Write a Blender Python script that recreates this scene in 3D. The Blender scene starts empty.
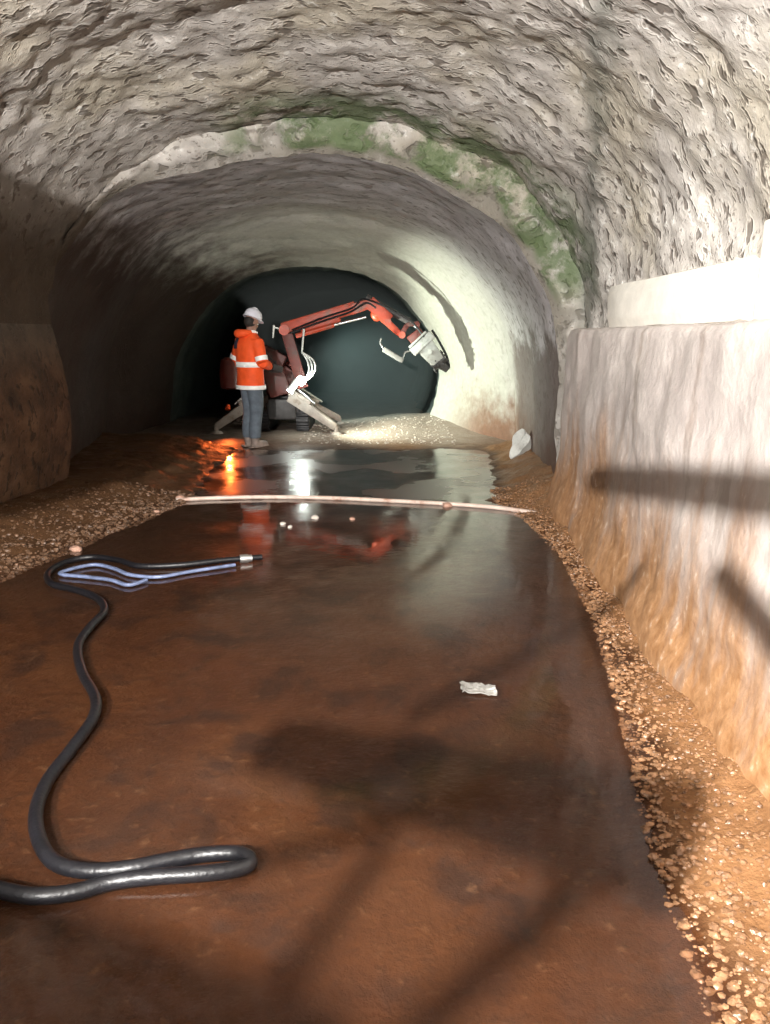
import bpy, bmesh, math, random
from mathutils import Vector, Matrix, Euler, noise
random.seed(7)
C = bpy.context.scene.collection
PI = math.pi
# ------------------------------------------------------------------ camera
H = 1.45; FPX = 760.0; PITCH = math.radians(13.1)
cam_d = bpy.data.cameras.new('camera'); cam = bpy.data.objects.new('camera', cam_d); C.objects.link(cam)
cam.location = (0, 0, H); cam.rotation_euler = (PI/2 - PITCH, 0, 0)
cam_d.sensor_fit = 'VERTICAL'; cam_d.sensor_height = 24.0; cam_d.lens = FPX/1024*24.0
cam_d.clip_start = 0.05
bpy.context.scene.camera = cam

def ray(u, v):
    x = (u-385)/FPX; y = -(v-512)/FPX
    return Vector((x, math.cos(PITCH)+y*math.sin(PITCH), y*math.cos(PITCH)-math.sin(PITCH)))
def P(u, v, Y):                                    # surveyed point at distance Y along the tunnel
    r = ray(u, v); return Vector((0, 0, H)) + r*(Y/r.y)
def G(u, v, z=0.0):                                # surveyed point at height z
    r = ray(u, v); return Vector((0, 0, H)) + r*((z-H)/r.z)

def lerp(a, b, t): return a+(b-a)*t
def interp(tab, x):
    if x <= tab[0][0]: return tab[0][1]
    for (a, va), (b, vb) in zip(tab, tab[1:]):
        if x <= b:
            t = (x-a)/(b-a); return va+(vb-va)*t
    return tab[-1][1]
def sstep(a, b, x):
    t = max(0, min(1, (x-a)/(b-a))); return t*t*(3-2*t)
def fbm(p, s, o=4): return noise.fractal(Vector(p)*s, 1.0, 2.0, o)

# ------------------------------------------------------------------ materials
def new_mat(name):
    m = bpy.data.materials.new(name); m.use_nodes = True
    nt = m.node_tree; nt.nodes.clear()
    return m, nt
class N:
    def __init__(s, nt): s.nt = nt
    def n(s, t, **kw):
        nd = s.nt.nodes.new(t)
        for k, v in kw.items():
            if k.startswith('i_'): nd.inputs[k[2:].replace('_', ' ')].default_value = v
            else: setattr(nd, k, v)
        return nd
    def l(s, a, b): s.nt.links.new(a, b)
    def noise(s, vec, scale, detail=4, rough=.55, dist=0.0):
        nd = s.n('ShaderNodeTexNoise'); nd.inputs['Scale'].default_value = scale
        nd.inputs['Detail'].default_value = detail; nd.inputs['Roughness'].default_value = rough
        nd.inputs['Distortion'].default_value = dist
        s.l(vec, nd.inputs['Vector']); return nd.outputs['Fac']
    def ramp(s, fac, stops):
        nd = s.n('ShaderNodeValToRGB'); cr = nd.color_ramp
        while len(cr.elements) < len(stops): cr.elements.new(0.5)
        for e, (p, c) in zip(cr.elements, stops):
            e.position = p; e.color = (c, c, c, 1) if not isinstance(c, tuple) else (*c, 1)
        s.l(fac, nd.inputs['Fac']); return nd.outputs['Color']
    def mix(s, fac, a, b, mode='MIX'):
        nd = s.n('ShaderNodeMix', data_type='RGBA', blend_type=mode)
        for sock, v in ((0, fac), (6, a), (7, b)):
            if isinstance(v, (int, float)): nd.inputs[sock].default_value = v
            elif isinstance(v, tuple): nd.inputs[sock].default_value = (*v, 1)
            else: s.l(v, nd.inputs[sock])
        return nd.outputs[2]
    def math(s, op, a, b=0.0, clamp=False):
        nd = s.n('ShaderNodeMath', operation=op, use_clamp=clamp)
        for k, v in enumerate((a, b)):
            if isinstance(v, (int, float)): nd.inputs[k].default_value = v
            else: s.l(v, nd.inputs[k])
        return nd.outputs[0]
    def rng(s, v, a, b, c=0.0, d=1.0):
        nd = s.n('ShaderNodeMapRange', interpolation_type='SMOOTHSTEP'); s.l(v, nd.inputs[0])
        for k, x in enumerate((a, b, c, d)): nd.inputs[k+1].default_value = x
        return nd.outputs[0]

def simple(name, col, rough=.6, metal=0.0, emit=None, estr=0, var=.25, vscale=12, dirt=None, coat=0):
    m, nt = new_mat(name); g = N(nt)
    tc = g.n('ShaderNodeTexCoord').outputs['Object']
    f = g.noise(tc, vscale, 5)
    a = tuple(c*(1-var) for c in col); b = tuple(min(1, c*(1+var)) for c in col)
    base = g.ramp(f, [(.3, a), (.7, b)])
    if dirt:
        d = g.rng(g.noise(tc, vscale*.5, 6, .65), .48, .68)
        base = g.mix(d, base, dirt)
    p = g.n('ShaderNodeBsdfPrincipled'); g.l(base, p.inputs['Base Color'])
    p.inputs['Roughness'].default_value = rough; p.inputs['Metallic'].default_value = metal
    p.inputs['Coat Weight'].default_value = coat
    if emit: p.inputs['Emission Color'].default_value = (*emit, 1); p.inputs['Emission Strength'].default_value = estr
    bp = g.n('ShaderNodeBump', i_Strength=.25, i_Distance=.01); g.l(g.noise(tc, vscale*5, 3), bp.inputs['Height']); g.l(bp.outputs[0], p.inputs['Normal'])
    o = g.n('ShaderNodeOutputMaterial'); g.l(p.outputs[0], o.inputs[0])
    return m

def rock_mat(name, kind):
    m, nt = new_mat(name); g = N(nt)
    tc = g.n('ShaderNodeTexCoord').outputs['Object']
    sep = g.n('ShaderNodeSeparateXYZ'); g.l(tc, sep.inputs[0]); X, Y, Z = sep.outputs
    big = g.noise(tc, .9, 5, .6); mid = g.noise(tc, 3.5, 6, .62); fine = g.noise(tc, 16, 5, .6)
    # pick marks: stretched cells
    mp = g.n('ShaderNodeMapping'); g.l(tc, mp.inputs[0]); mp.inputs['Rotation'].default_value = (.3, .5, .7)
    mp.inputs['Scale'].default_value = (1.0, 1.9, 1.25)
    pn = g.noise(mp.outputs[0], 7.5, 2, .5); pn2 = g.noise(mp.outputs[0], 19, 3, .6)
    pit = g.math('MAXIMUM', g.rng(pn, .56, .66), g.math('MULTIPLY', g.rng(pn2, .60, .67), .8))
    rim = g.math('MULTIPLY', g.rng(pn, .50, .58), g.rng(pn, .64, .58))
    if kind == 'ceiling':
        base = g.ramp(mid, [(.25, (.30, .275, .25)), (.5, (.46, .43, .40)), (.75, (.62, .59, .55))])
        base = g.mix(g.rng(big, .45, .65), base, (.44, .40, .33))
        base = g.mix(g.math('MULTIPLY', g.math('MULTIPLY', g.rng(fine, .54, .66), g.rng(mid, .45, .6)), .7), base, (.85, .84, .8))
        base = g.mix(g.math('MULTIPLY', pit, .72), base, (.085, .065, .05))
        # moss along the edge of the smooth lining
        mo = g.math('MULTIPLY', g.math('MULTIPLY', g.rng(Y, 6.0, 6.6), g.rng(Y, 6.93, 6.88)), g.rng(g.noise(tc, 2.3, 6, .7), .40, .56))
        mo = g.math('MULTIPLY', g.math('MULTIPLY', mo, g.rng(X, -1.6, -1.0)), g.rng(Z, 1.6, 2.0))
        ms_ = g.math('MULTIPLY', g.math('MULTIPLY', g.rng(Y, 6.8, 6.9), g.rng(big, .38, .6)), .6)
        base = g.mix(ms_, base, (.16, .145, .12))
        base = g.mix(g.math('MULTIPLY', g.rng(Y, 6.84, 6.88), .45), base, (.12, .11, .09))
        base = g.mix(g.math('MULTIPLY', mo, .85), base, (.085, .13, .05))
        # vertical seam
        sm = g.math('ABSOLUTE', g.math('ADD', g.math('SUBTRACT', X, g.math('MULTIPLY', Y, .255)), g.math('MULTIPLY', g.math('SUBTRACT', mid, .5), .35)))
        sm = g.math('MULTIPLY', g.math('MULTIPLY', g.rng(sm, .0, .12, 1, 0), .6), g.rng(X, .5, .9))
        base = g.mix(sm, base, (.10, .11, .09))
        # left side's shade painted low into the colour, with brown staining
        base = g.mix(g.math('MULTIPLY', g.rng(Z, 3.0, 2.0), g.rng(X, -.9, -2.1)), base, g.mix(mid, (.05, .035, .026), (.13, .09, .06)))
        rough = .8
    elif kind == 'left':
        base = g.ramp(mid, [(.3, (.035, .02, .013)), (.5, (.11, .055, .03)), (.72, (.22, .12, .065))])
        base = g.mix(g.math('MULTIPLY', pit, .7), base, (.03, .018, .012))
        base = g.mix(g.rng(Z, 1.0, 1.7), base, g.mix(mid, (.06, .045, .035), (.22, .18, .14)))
        rough = .75
    elif kind == 'right':
        ms = g.n('ShaderNodeMapping'); g.l(tc, ms.inputs[0]); ms.inputs['Scale'].default_value = (2.2, 2.2, .35)
        streak = g.noise(ms.outputs[0], 2.2, 5, .6)
        pale = g.ramp(mid, [(.3, (.42, .37, .35)), (.7, (.60, .545, .51))])
        mud = g.ramp(fine, [(.3, (.26, .125, .05)), (.7, (.46, .26, .13))])
        zz = g.math('ADD', Z, g.math('MULTIPLY', g.math('SUBTRACT', streak, .5), 1.6))
        base = g.mix(g.rng(zz, 1.0, .15), pale, mud)
        base = g.mix(g.math('MULTIPLY', g.rng(streak, .56, .70), .55), base, (.22, .165, .13))
        base = g.mix(g.math('MULTIPLY', g.rng(fine, .6, .7), .3), base, (.72, .66, .6))
        rough = .55
    elif kind == 'lining':
        base = g.ramp(mid, [(.25, (.36, .34, .345)), (.5, (.50, .48, .49)), (.75, (.66, .64, .655))])
        base = g.mix(g.math('MULTIPLY', pit, .7), base, (.14, .12, .10))
        # lamp wash painted in: pale greenish tint toward the dark mouth
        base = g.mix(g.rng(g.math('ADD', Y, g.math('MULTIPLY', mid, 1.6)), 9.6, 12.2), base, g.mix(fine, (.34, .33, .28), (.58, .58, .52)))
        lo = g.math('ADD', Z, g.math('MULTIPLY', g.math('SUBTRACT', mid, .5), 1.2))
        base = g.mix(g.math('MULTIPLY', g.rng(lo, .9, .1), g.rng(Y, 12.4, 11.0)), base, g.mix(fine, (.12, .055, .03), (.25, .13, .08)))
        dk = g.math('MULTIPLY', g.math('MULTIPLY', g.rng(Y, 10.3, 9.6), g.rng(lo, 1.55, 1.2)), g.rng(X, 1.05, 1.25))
        base = g.mix(g.math('MULTIPLY', dk, .8), base, (.10, .06, .045))  # dark wet rock plus recess shade painted in by the right wall's end
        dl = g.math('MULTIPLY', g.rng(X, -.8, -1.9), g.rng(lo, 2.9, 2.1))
        base = g.mix(g.math('MULTIPLY', dl, .98), base, (.045, .025, .018))  # shade of the left side painted into the lining colour
        rough = .6
    else:   # back
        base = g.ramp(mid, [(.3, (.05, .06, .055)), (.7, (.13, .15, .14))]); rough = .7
    p = g.n('ShaderNodeBsdfPrincipled'); g.l(base, p.inputs['Base Color']); p.inputs['Roughness'].default_value = rough
    p.inputs['Specular IOR Level'].default_value = .35
    h = g.math('ADD', g.math('MULTIPLY', fine, .35), g.math('MULTIPLY', mid, .6))
    if kind in ('ceiling', 'left'): h = g.math('ADD', h, g.math('ADD', g.math('MULTIPLY', pit, -.6), g.math('MULTIPLY', rim, .12)))
    if kind == 'lining': h = g.math('ADD', h, g.math('MULTIPLY', pit, -.35))
    st = {'ceiling': .42, 'left': .6, 'right': .35, 'lining': .25, 'back': .5}[kind]
    bp = g.n('ShaderNodeBump', i_Strength=st, i_Distance=.06); g.l(h, bp.inputs['Height']); g.l(bp.outputs[0], p.inputs['Normal'])
    o = g.n('ShaderNodeOutputMaterial'); g.l(p.outputs[0], o.inputs[0])
    return m

def floor_mat():
    m, nt = new_mat('wet_mud'); g = N(nt)
    tc = g.n('ShaderNodeTexCoord').outputs['Object']
    sep = g.n('ShaderNodeSeparateXYZ'); g.l(tc, sep.inputs[0]); X, Y, Z = sep.outputs
    big = g.noise(tc, .8, 6, .6, .4); mid = g.noise(tc, 3.2, 6, .65, .3); fine = g.noise(tc, 22, 4, .6)
    base = g.ramp(big, [(.3, (.022, .006, .002)), (.5, (.060, .020, .006)), (.7, (.10, .040, .014))])
    base = g.mix(g.math('MULTIPLY', g.rng(mid, .49, .64), .9), base, (.02, .008, .005))
    base = g.mix(g.math('MULTIPLY', g.rng(fine, .58, .75), .35), base, (.26, .15, .08))
    # dusty pale ground by the machine
    far = g.rng(Y, 9.4, 11.2)
    base = g.mix(far, base, g.mix(fine, (.26, .20, .16), (.48, .41, .35)))
    bank = g.math('MULTIPLY', g.rng(Z, -.01, .04), g.math('SUBTRACT', 1.0, far))
    base = g.mix(bank, base, g.mix(fine, (.15, .07, .028), (.32, .17, .08)))
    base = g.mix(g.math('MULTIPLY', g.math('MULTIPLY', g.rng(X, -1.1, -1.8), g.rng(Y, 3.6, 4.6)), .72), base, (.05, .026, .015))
    p = g.n('ShaderNodeBsdfPrincipled'); g.l(base, p.inputs['Base Color'])
    p.inputs['Specular IOR Level'].default_value = .12
    g.l(g.rng(mid, .35, .65, .3, .6), p.inputs['Roughness'])
    bp = g.n('ShaderNodeBump', i_Strength=.5, i_Distance=.03); g.l(g.math('ADD', fine, g.math('MULTIPLY', mid, 1.2)), bp.inputs['Height']); g.l(bp.outputs[0], p.inputs['Normal'])
    o = g.n('ShaderNodeOutputMaterial'); g.l(p.outputs[0], o.inputs[0])
    return m

def water_mat(name, rough, murk, bump=.02):
    m, nt = new_mat(name); g = N(nt)
    tc = g.n('ShaderNodeTexCoord').outputs['Object']
    tr = g.n('ShaderNodeBsdfTransparent'); tr.inputs[0].default_value = (.93, .88, .84, 1)
    gl = g.n('ShaderNodeBsdfGlossy'); gl.inputs['Color'].default_value = (1, 1, 1, 1)
    rr = g.rng(g.noise(tc, 1.1, 4), .4, .62, rough*.5, rough*1.6); g.l(rr, gl.inputs['Roughness'])
    bp = g.n('ShaderNodeBump', i_Strength=bump, i_Distance=.05); g.l(g.noise(tc, 5.5, 3), bp.inputs['Height'])
    g.l(bp.outputs[0], gl.inputs['Normal'])
    fr = g.n('ShaderNodeFresnel', i_IOR=1.45)
    df = g.n('ShaderNodeBsdfDiffuse'); df.inputs[0].default_value = (.07, .036, .022, 1)
    mu = g.n('ShaderNodeMixShader', i_Fac=murk); g.l(tr.outputs[0], mu.inputs[1]); g.l(df.outputs[0], mu.inputs[2])
    mx = g.n('ShaderNodeMixShader'); ge = g.n('ShaderNodeNewGeometry'); g.l(g.math('MULTIPLY', fr.outputs[0], g.math('SUBTRACT', 1.0, ge.outputs['Backfacing'])), mx.inputs[0]); g.l(mu.outputs[0], mx.inputs[1]); g.l(gl.outputs[0], mx.inputs[2])
    o = g.n('ShaderNodeOutputMaterial'); g.l(mx.outputs[0], o.inputs[0])
    return m

M = {}
for k in ('ceiling', 'left', 'right', 'lining', 'back'): M[k] = rock_mat('rock_'+k, k)
M['floor'] = floor_mat()
M['water'] = water_mat('puddle_water', .09, .22)
M['water_far'] = water_mat('wet_film_water', .22, .25, .05)
M['gravel'] = simple('gravel', (.25, .135, .07), .25, var=.6, vscale=30)
M['gravel_l'] = simple('gravel_shaded', (.15, .085, .05), .4, var=.6, vscale=30)  # darker copy of the gravel, the left side's dimness put into its colour
M['stone'] = simple('stone', (.45, .27, .2), .5, var=.35)
M['pale_stone'] = simple('pale_stone', (.62, .56, .5), .6, var=.25)
M['block'] = simple('pale_render', (.80, .77, .70), .7, var=.1, vscale=6)
M['pipe'] = simple('pale_pipe', (.72, .58, .5), .4, var=.25, dirt=(.4, .22, .15))
M['rubber'] = simple('black_rubber', (.006, .006, .008), .42, var=.3, coat=0)
M['sheen'] = simple('blue_hose_sheen', (.16, .20, .33), .3, var=.35, vscale=20)
M['steel'] = simple('steel', (.6, .62, .62), .3, metal=.9, var=.15)
M['orange'] = simple('machine_orange', (.52, .06, .02), .45, var=.25, vscale=8, dirt=(.22, .10, .07))
M['redbrown'] = simple('machine_dark_red', (.13, .02, .012), .5, var=.3, dirt=(.07, .04, .03))
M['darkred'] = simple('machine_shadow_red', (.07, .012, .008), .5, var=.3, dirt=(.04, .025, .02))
M['grime'] = simple('machine_grime', (.045, .042, .042), .5, var=.4)
M['beige'] = simple('dusty_steel', (.42, .37, .33), .55, var=.25, dirt=(.2, .15, .12))
M['white_paint'] = simple('white_paint', (.72, .74, .70), .5, var=.15, dirt=(.45, .45, .42))
M['tool_grey'] = simple('worn_grey_paint', (.36, .36, .34), .5, var=.25, dirt=(.2, .19, .17))
M['hivis'] = simple('orange_hivis_cloth', (.95, .10, .015), .75, var=.12, vscale=10)
M['navy'] = simple('navy_cloth', (.022, .024, .045), .85, var=.3)
M['band'] = simple('reflective_band', (.85, .84, .80), .4, var=.1, emit=(1, .98, .93), estr=.12)  # faint emission added so the bands seem to throw light back
M['helmet'] = simple('white_helmet', (.8, .8, .88), .3, var=.05)
M['skin'] = simple('skin', (.32, .17, .12), .55, var=.1)
M['hair'] = simple('dark_hair', (.02, .015, .012), .7)
M['trousers'] = simple('grey_blue_work_trousers', (.11, .135, .165), .8, var=.25, vscale=14)
M['boot'] = simple('muddy_boot', (.26, .20, .17), .6, var=.35)
M['lamp'] = simple('lamp_glass', (1, 1, 1), .2, var=0, emit=(.92, 1.0, .93), estr=45)
M['glass_floodlight'] = simple('floodlight_glass', (1, 1, 1), .2, var=0, emit=(1.0, .93, .82), estr=20)

# ------------------------------------------------------------------ object helpers
def link(o, parent=None):
    C.objects.link(o)
    if parent: o.parent = parent
    return o
def finish(name, bm, mat, parent=None, smooth=True):
    me = bpy.data.meshes.new(name); bm.normal_update(); bm.to_mesh(me); bm.free()
    if smooth:
        for p in me.polygons: p.use_smooth = True
        try: me.set_sharp_from_angle(angle=math.radians(40))
        except Exception: pass
    me.materials.append(mat)
    o = bpy.data.objects.new(name, me); link(o, parent)
    if parent:                       # geometry given in world space -> keep it there
        o.matrix_parent_inverse = parent_world(parent).inverted()
    return o
def parent_world(p):
    m = Matrix.LocRotScale(p.location, p.rotation_euler, p.scale)
    if p.parent: m = parent_world(p.parent) @ p.matrix_parent_inverse @ m
    return m
def thing(name, label, cat, loc, group=None, rz=0):
    o = bpy.data.objects.new(name, None); o.empty_display_size = .2; C.objects.link(o)
    o.location = loc; o.rotation_euler = (0, 0, rz)
    o['label'] = label; o['category'] = cat
    if group: o['group'] = group
    return o
def tag(o, label=None, cat=None, group=None, kind=None):
    for k, v in (('label', label), ('category', cat), ('group', group), ('kind', kind)):
        if v: o[k] = v
    return o
def centre(o):                       # move origin of a single-mesh thing to its base
    me = o.data; xs = [v.co for v in me.vertices]
    c = Vector((sum(v.x for v in xs)/len(xs), sum(v.y for v in xs)/len(xs), min(v.z for v in xs)))
    me.transform(Matrix.Translation(-c)); o.location = c; return o

def box(bm, c, s, rot=None, bevel=.0, taper=1.0):
    r = bmesh.ops.create_cube(bm, size=1.0); vs = r['verts']
    for v in vs:
        k = taper if v.co.x > 0 else 1
        v.co = Vector((v.co.x*s[0], v.co.y*s[1]*k, v.co.z*s[2]*k))
    if bevel:
        es = list({e for v in vs for e in v.link_edges})
        rr = bmesh.ops.bevel(bm, geom=es, offset=bevel, segments=2, affect='EDGES', profile=.6)
        vs = list({v for f in rr['faces'] for v in f.verts} | {v for v in vs if v.is_valid})
    R = rot if isinstance(rot, Matrix) else (Euler(rot).to_matrix() if rot else Matrix.Identity(3))
    for v in vs: v.co = R @ v.co + Vector(c)
def frame_of(d, up=Vector((0, 0, 1))):
    x = d.normalized(); 
    if abs(x.dot(up)) > .98: up = Vector((0, 1, 0))
    y = up.cross(x).normalized(); z = x.cross(y)
    return Matrix((x, y, z)).transposed()
def bar(bm, a, b, w, h, taper=1.0, bevel=.01, ext=0):
    a, b = Vector(a), Vector(b); d = b-a
    box(bm, (a+b)/2, (d.length+ext*2, w, h), frame_of(d), bevel, taper)
def tube(bm, pts, rad, seg=10, cap=True):
    pts = [Vector(p) for p in pts]; n = len(pts)
    rr = rad if isinstance(rad, (list, tuple)) else [rad]*n
    rings = []; prev = None
    for i, p in enumerate(pts):
        d = (pts[min(i+1, n-1)]-pts[max(i-1, 0)]).normalized()
        if prev is None:
            up = Vector((0, 0, 1)) if abs(d.z) < .9 else Vector((0, 1, 0))
            prev = up.cross(d).normalized()
        x = (prev - d*prev.dot(d)).normalized(); y = d.cross(x); prev = x
        rings.append([bm.verts.new(p + (x*math.cos(2*PI*k/seg)+y*math.sin(2*PI*k/seg))*rr[i]) for k in range(seg)])
    for a, b in zip(rings, rings[1:]):
        for k in range(seg): bm.faces.new((a[k], a[(k+1) % seg], b[(k+1) % seg], b[k]))
    if cap: bm.faces.new(rings[0][::-1]); bm.faces.new(rings[-1])
def catmull(pts, per=8, closed=False):
    pts = [Vector(p) for p in pts]; out = []; n = len(pts)
    rngi = n if closed else n-1
    for i in range(rngi):
        if closed: p0, p1, p2, p3 = pts[i-1], pts[i], pts[(i+1) % n], pts[(i+2) % n]
        else: p0, p1, p2, p3 = pts[max(i-1, 0)], pts[i], pts[i+1], pts[min(i+2, n-1)]
        for k in range(per):
            t = k/per
            out.append(.5*((2*p1)+(p2-p0)*t+(2*p0-5*p1+4*p2-p3)*t*t+(3*p1-p0-3*p2+p3)*t**3))
    if not closed: out.append(pts[-1])
    return out
def resample(pts, n):
    L = [0]
    for a, b in zip(pts, pts[1:]): L.append(L[-1]+(b-a).length)
    out = []; j = 0
    for i in range(n):
        t = L[-1]*i/(n-1)
        while j < len(L)-2 and L[j+1] < t: j += 1
        f = (t-L[j])/max(1e-9, L[j+1]-L[j]); out.append(pts[j].lerp(pts[j+1], min(1, f)))
    return out
def rings_loft(bm, rings, cap=True):
    vr = [[bm.verts.new(p) for p in r] for r in rings]; n = len(vr[0])
    for a, b in zip(vr, vr[1:]):
        for k in range(n): bm.faces.new((a[k], a[(k+1) % n], b[(k+1) % n], b[k]))
    if cap: bm.faces.new(vr[0][::-1]); bm.faces.new(vr[-1])
def grid(bm, rows):
    vr = [[bm.verts.new(p) for p in r] for r in rows]
    for a, b in zip(vr, vr[1:]):
        for k in range(len(a)-1): bm.faces.new((a[k], a[k+1], b[k+1], b[k]))
def ellipsoid(bm, c, r, rot=None, sub=2):
    q = bmesh.ops.create_icosphere(bm, subdivisions=sub, radius=1)
    R = rot if isinstance(rot, Matrix) else (Euler(rot).to_matrix() if rot else Matrix.Identity(3))
    for v in q['verts']: v.co = R @ Vector((v.co.x*r[0], v.co.y*r[1], v.co.z*r[2])) + Vector(c)
def remesh(o, vox, smooth=6):
    m = o.modifiers.new('r', 'REMESH'); m.mode = 'VOXEL'; m.voxel_size = vox; m.use_smooth_shade = True
    s = o.modifiers.new('s', 'SMOOTH'); s.iterations = smooth; s.factor = .5
    dg = bpy.context.evaluated_depsgraph_get()
    me = bpy.data.meshes.new_from_object(o.evaluated_get(dg)); mats = list(o.data.materials)
    o.modifiers.clear(); o.data = me
    if not me.materials:
        for mm in mats: me.materials.append(mm)
    for p in me.polygons: p.use_smooth = True
    return o

# ------------------------------------------------------------------ the shell of the excavation
XR = [(-3, .70), (.5, .72), (1.35, .74), (1.92, .79), (2.6, .93), (3.74, 1.12), (5, 1.22), (6.0, 1.15), (6.7, 1.0), (7.4, 1.05), (8.5, 1.2), (9.6, 1.3)]
XL = [(-3, -2.7), (3.5, -2.6), (4.5, -2.40), (5.6, -2.12), (6.4, -1.90), (6.9, -1.8), (8, -1.9), (9.6, -1.9)]
XW = [(-5, 1.12), (1, 1.15), (2, 1.18), (4.85, 1.37), (6.3, 1.43), (6.8, 1.5)]      # foot of the right wall
def floor_h(x, y):
    n1 = fbm((x, y, 0), .9)*.5; n2 = fbm((x, y, 3), 5)
    shore = .07*fbm((x, y, 5), 3) + .03*fbm((x, y, 8), 11)
    h = -.028 + .012*n1 + .004*n2
    if y < 9.9:
        xr = interp(XR, y)+shore; xl = interp(XL, y)+shore*1.6
        if x > xr-.12: h += .035*sstep(xr-.12, xr+.10, x) + .22*sstep(xr, xr+.75, x) + .012*n2*sstep(xr, xr+.1, x)
        if x < xl+.12: h += .04*sstep(xl+.12, xl-.1, x) + .16*sstep(xl, xl-.9, x) + .015*n2*sstep(xl, xl-.1, x)
    # low ridge the pipe lies on, then dry ground further in
    h += .022*math.exp(-((y-6.72-.05*shore)/.13)**2)
    h += (.045+.02*n1)*sstep(9.3, 10.2, y+.5*n1)
    h -= .12*sstep(12.5, 15, y)
    h += .03*sstep(10.5, 12.3, y)*(1+fbm((x, y, 1), 2))
    h += .11*sstep(11.0, 12.5, y)*(1-sstep(13, 14.5, y))*sstep(-.9, .6, x)
    return h
bm = bmesh.new()
ys = [-5+i*.25 for i in range(22)] + [.5+i*.045 for i in range(212)] + [10.1+i*.12 for i in range(118)]
ys = sorted(set(round(q, 4) for q in ys))
rows = []
for y in ys:
    xa, xb = (-3.25, 1.95) if y < 6.9 else (lerp(-3.25, -4.2, sstep(6.9, 12, y)), 2.2)
    rows.append([Vector((lerp(xa, xb, i/150), y, floor_h(lerp(xa, xb, i/150), y))) for i in range(151)])
grid(bm, rows)
for f in bm.faces: f.normal_flip() if f.normal.z < 0 else None
bmesh.ops.recalc_face_normals(bm, faces=bm.faces)
fl = finish('floor', bm, M['floor']); fl['kind'] = 'structure'

# near vault: half ellipse from left springing to right springing
def near_pt(th, y):                     # th 0..pi, 0 = right
    cx, cz, a, b = -.6, 1.5, 2.4, 1.86
    k_ = .17*sstep(5.0, 6.84, y)**1.3; b -= k_; a -= k_*.5
    pass
    c, s = math.cos(th), math.sin(th); e = .92
    p = Vector((cx + a*math.copysign(abs(c)**e, c), y, cz + b*(s**e if s > 0 else 0)))
    nrm = Vector((c/a, 0, s/b)).normalized()
    q = (p.x, p.y*1.0, p.z)
    d = .07*fbm(q, 1.1, 4) + .022*fbm(q, 4.5, 3)
    d += -.012*sstep(.12, .4, noise.noise(Vector((p.x+.5*y, y*1.3, p.z-.3*y))*6.5)) + .012*fbm(q, 12, 2)
    d *= sstep(0, .12, PI-th)
    return p - nrm*d
# left wall : from springing down to the floor
def profile_left(y):
    pts = []
    for k in range(36):
        t = k/35; z = 1.62*(1-t) - .08; x = -3.0 + .085*sstep(5.0, 6.84, y)**1.3 + .12*math.sin(t*PI) - .05*t
        w = 1-t
        q = Vector((x, y, z)); d = .12*fbm(q, .9, 4) + .04*fbm(q, 4, 3)
        groove = .10*math.sin(y*3.1+1.3*fbm(q, .6))*sstep(0, .3, t)
        pts.append(Vector((x + (d+groove)*sstep(0, .5, t)*sstep(6.86, 5.3, y) + 0.0, y, z)))
    return pts
ysn = [-5+i*.12 for i in range(50)] + [1.0+i*.04 for i in range(147)]
ysn = [y for y in ysn if y <= 6.86]
NT = 190
bm = bmesh.new(); grid(bm, [[near_pt(PI*i/NT, y) for i in range(NT+1)] for y in ysn])
o = finish('ceiling', bm, M['ceiling']); o['kind'] = 'structure'
bm = bmesh.new(); grid(bm, [profile_left(y) for y in ysn])
# return of the left wall toward the lining
o = finish('wall_left', bm, M['left']); o['kind'] = 'structure'

# right wall with its ledge
def right_pt(y, z):
    x = interp(XW, y) + .06*(z/1.5) - .06*(1-sstep(0, .35, z))
    x += .035*fbm((0, y, z), 1.4) + .008*fbm((2, y, z), 9) + .5*sstep(6.25, 6.85, y)**2*.6
    return x
bm = bmesh.new()
ysr = [-5+i*.15 for i in range(40)] + [1+i*.05 for i in range(130)]
ysr = [y for y in ysr if y <= 7.15]
rows = []
for y in ysr:
    r = [Vector((right_pt(y, z), y, z)) for z in [-.08+1.54*i/40 for i in range(41)]]
    x0 = r[-1].x
    r += [Vector((x0+.015, y, 1.487+.01*fbm((1, y, 0), 3)))] + [Vector((x0+.05+(2.1-x0)*k/8, y, 1.50+.012*fbm((k, y, 0), 2))) for k in range(9)]
    rows.append(r)
grid(bm, rows)
o = finish('wall_right', bm, M['right']); o['kind'] = 'structure'

# lining : loft of surveyed outlines narrowing to the tunnel mouth
O0 = [(45, 560), (48, 480), (40, 380), (52, 280), (105, 205), (180, 175), (260, 160), (330, 157), (395, 166), (450, 190), (500, 226), (540, 280), (556, 335), (556, 420), (556, 510)]
O1 = [(100, 478), (108, 420), (112, 350), (140, 288), (195, 240), (262, 218), (330, 213), (392, 226), (440, 250), (478, 290), (503, 335), (514, 395), (516, 466)]
O2 = [(168, 450), (172, 400), (177, 362), (190, 330), (214, 300), (252, 276), (300, 267), (350, 271), (390, 288), (418, 316), (434, 345), (439, 380), (430, 412), (418, 432)]
NL = 200
def outline(o, Y): return resample(catmull([P(u, v, Y) for u, v in o], 10), NL)
A, B, D = outline(O0, 6.95), outline(O1, 10.4), outline(O2, 12.6)
near_edge = resample([Vector((-3.06, 6.84, -.08+1.62*i/20)) for i in range(20)] + [near_pt(PI*(1-i/80), 6.84) for i in range(81)] + [Vector((1.85, 6.84, 1.5-1.6*i/20)) for i in range(1, 21)], NL)
rows = []
def disp(p, cx=-.8, cz=1.2, amp=1.0):
    r = Vector((p.x-cx, 0, p.z-cz)).normalized()
    return p + r*amp*(.035*fbm(p, 1.3, 3)+.008*fbm(p, 5, 3)+.007*fbm(p, 14, 2))
step = []
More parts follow.
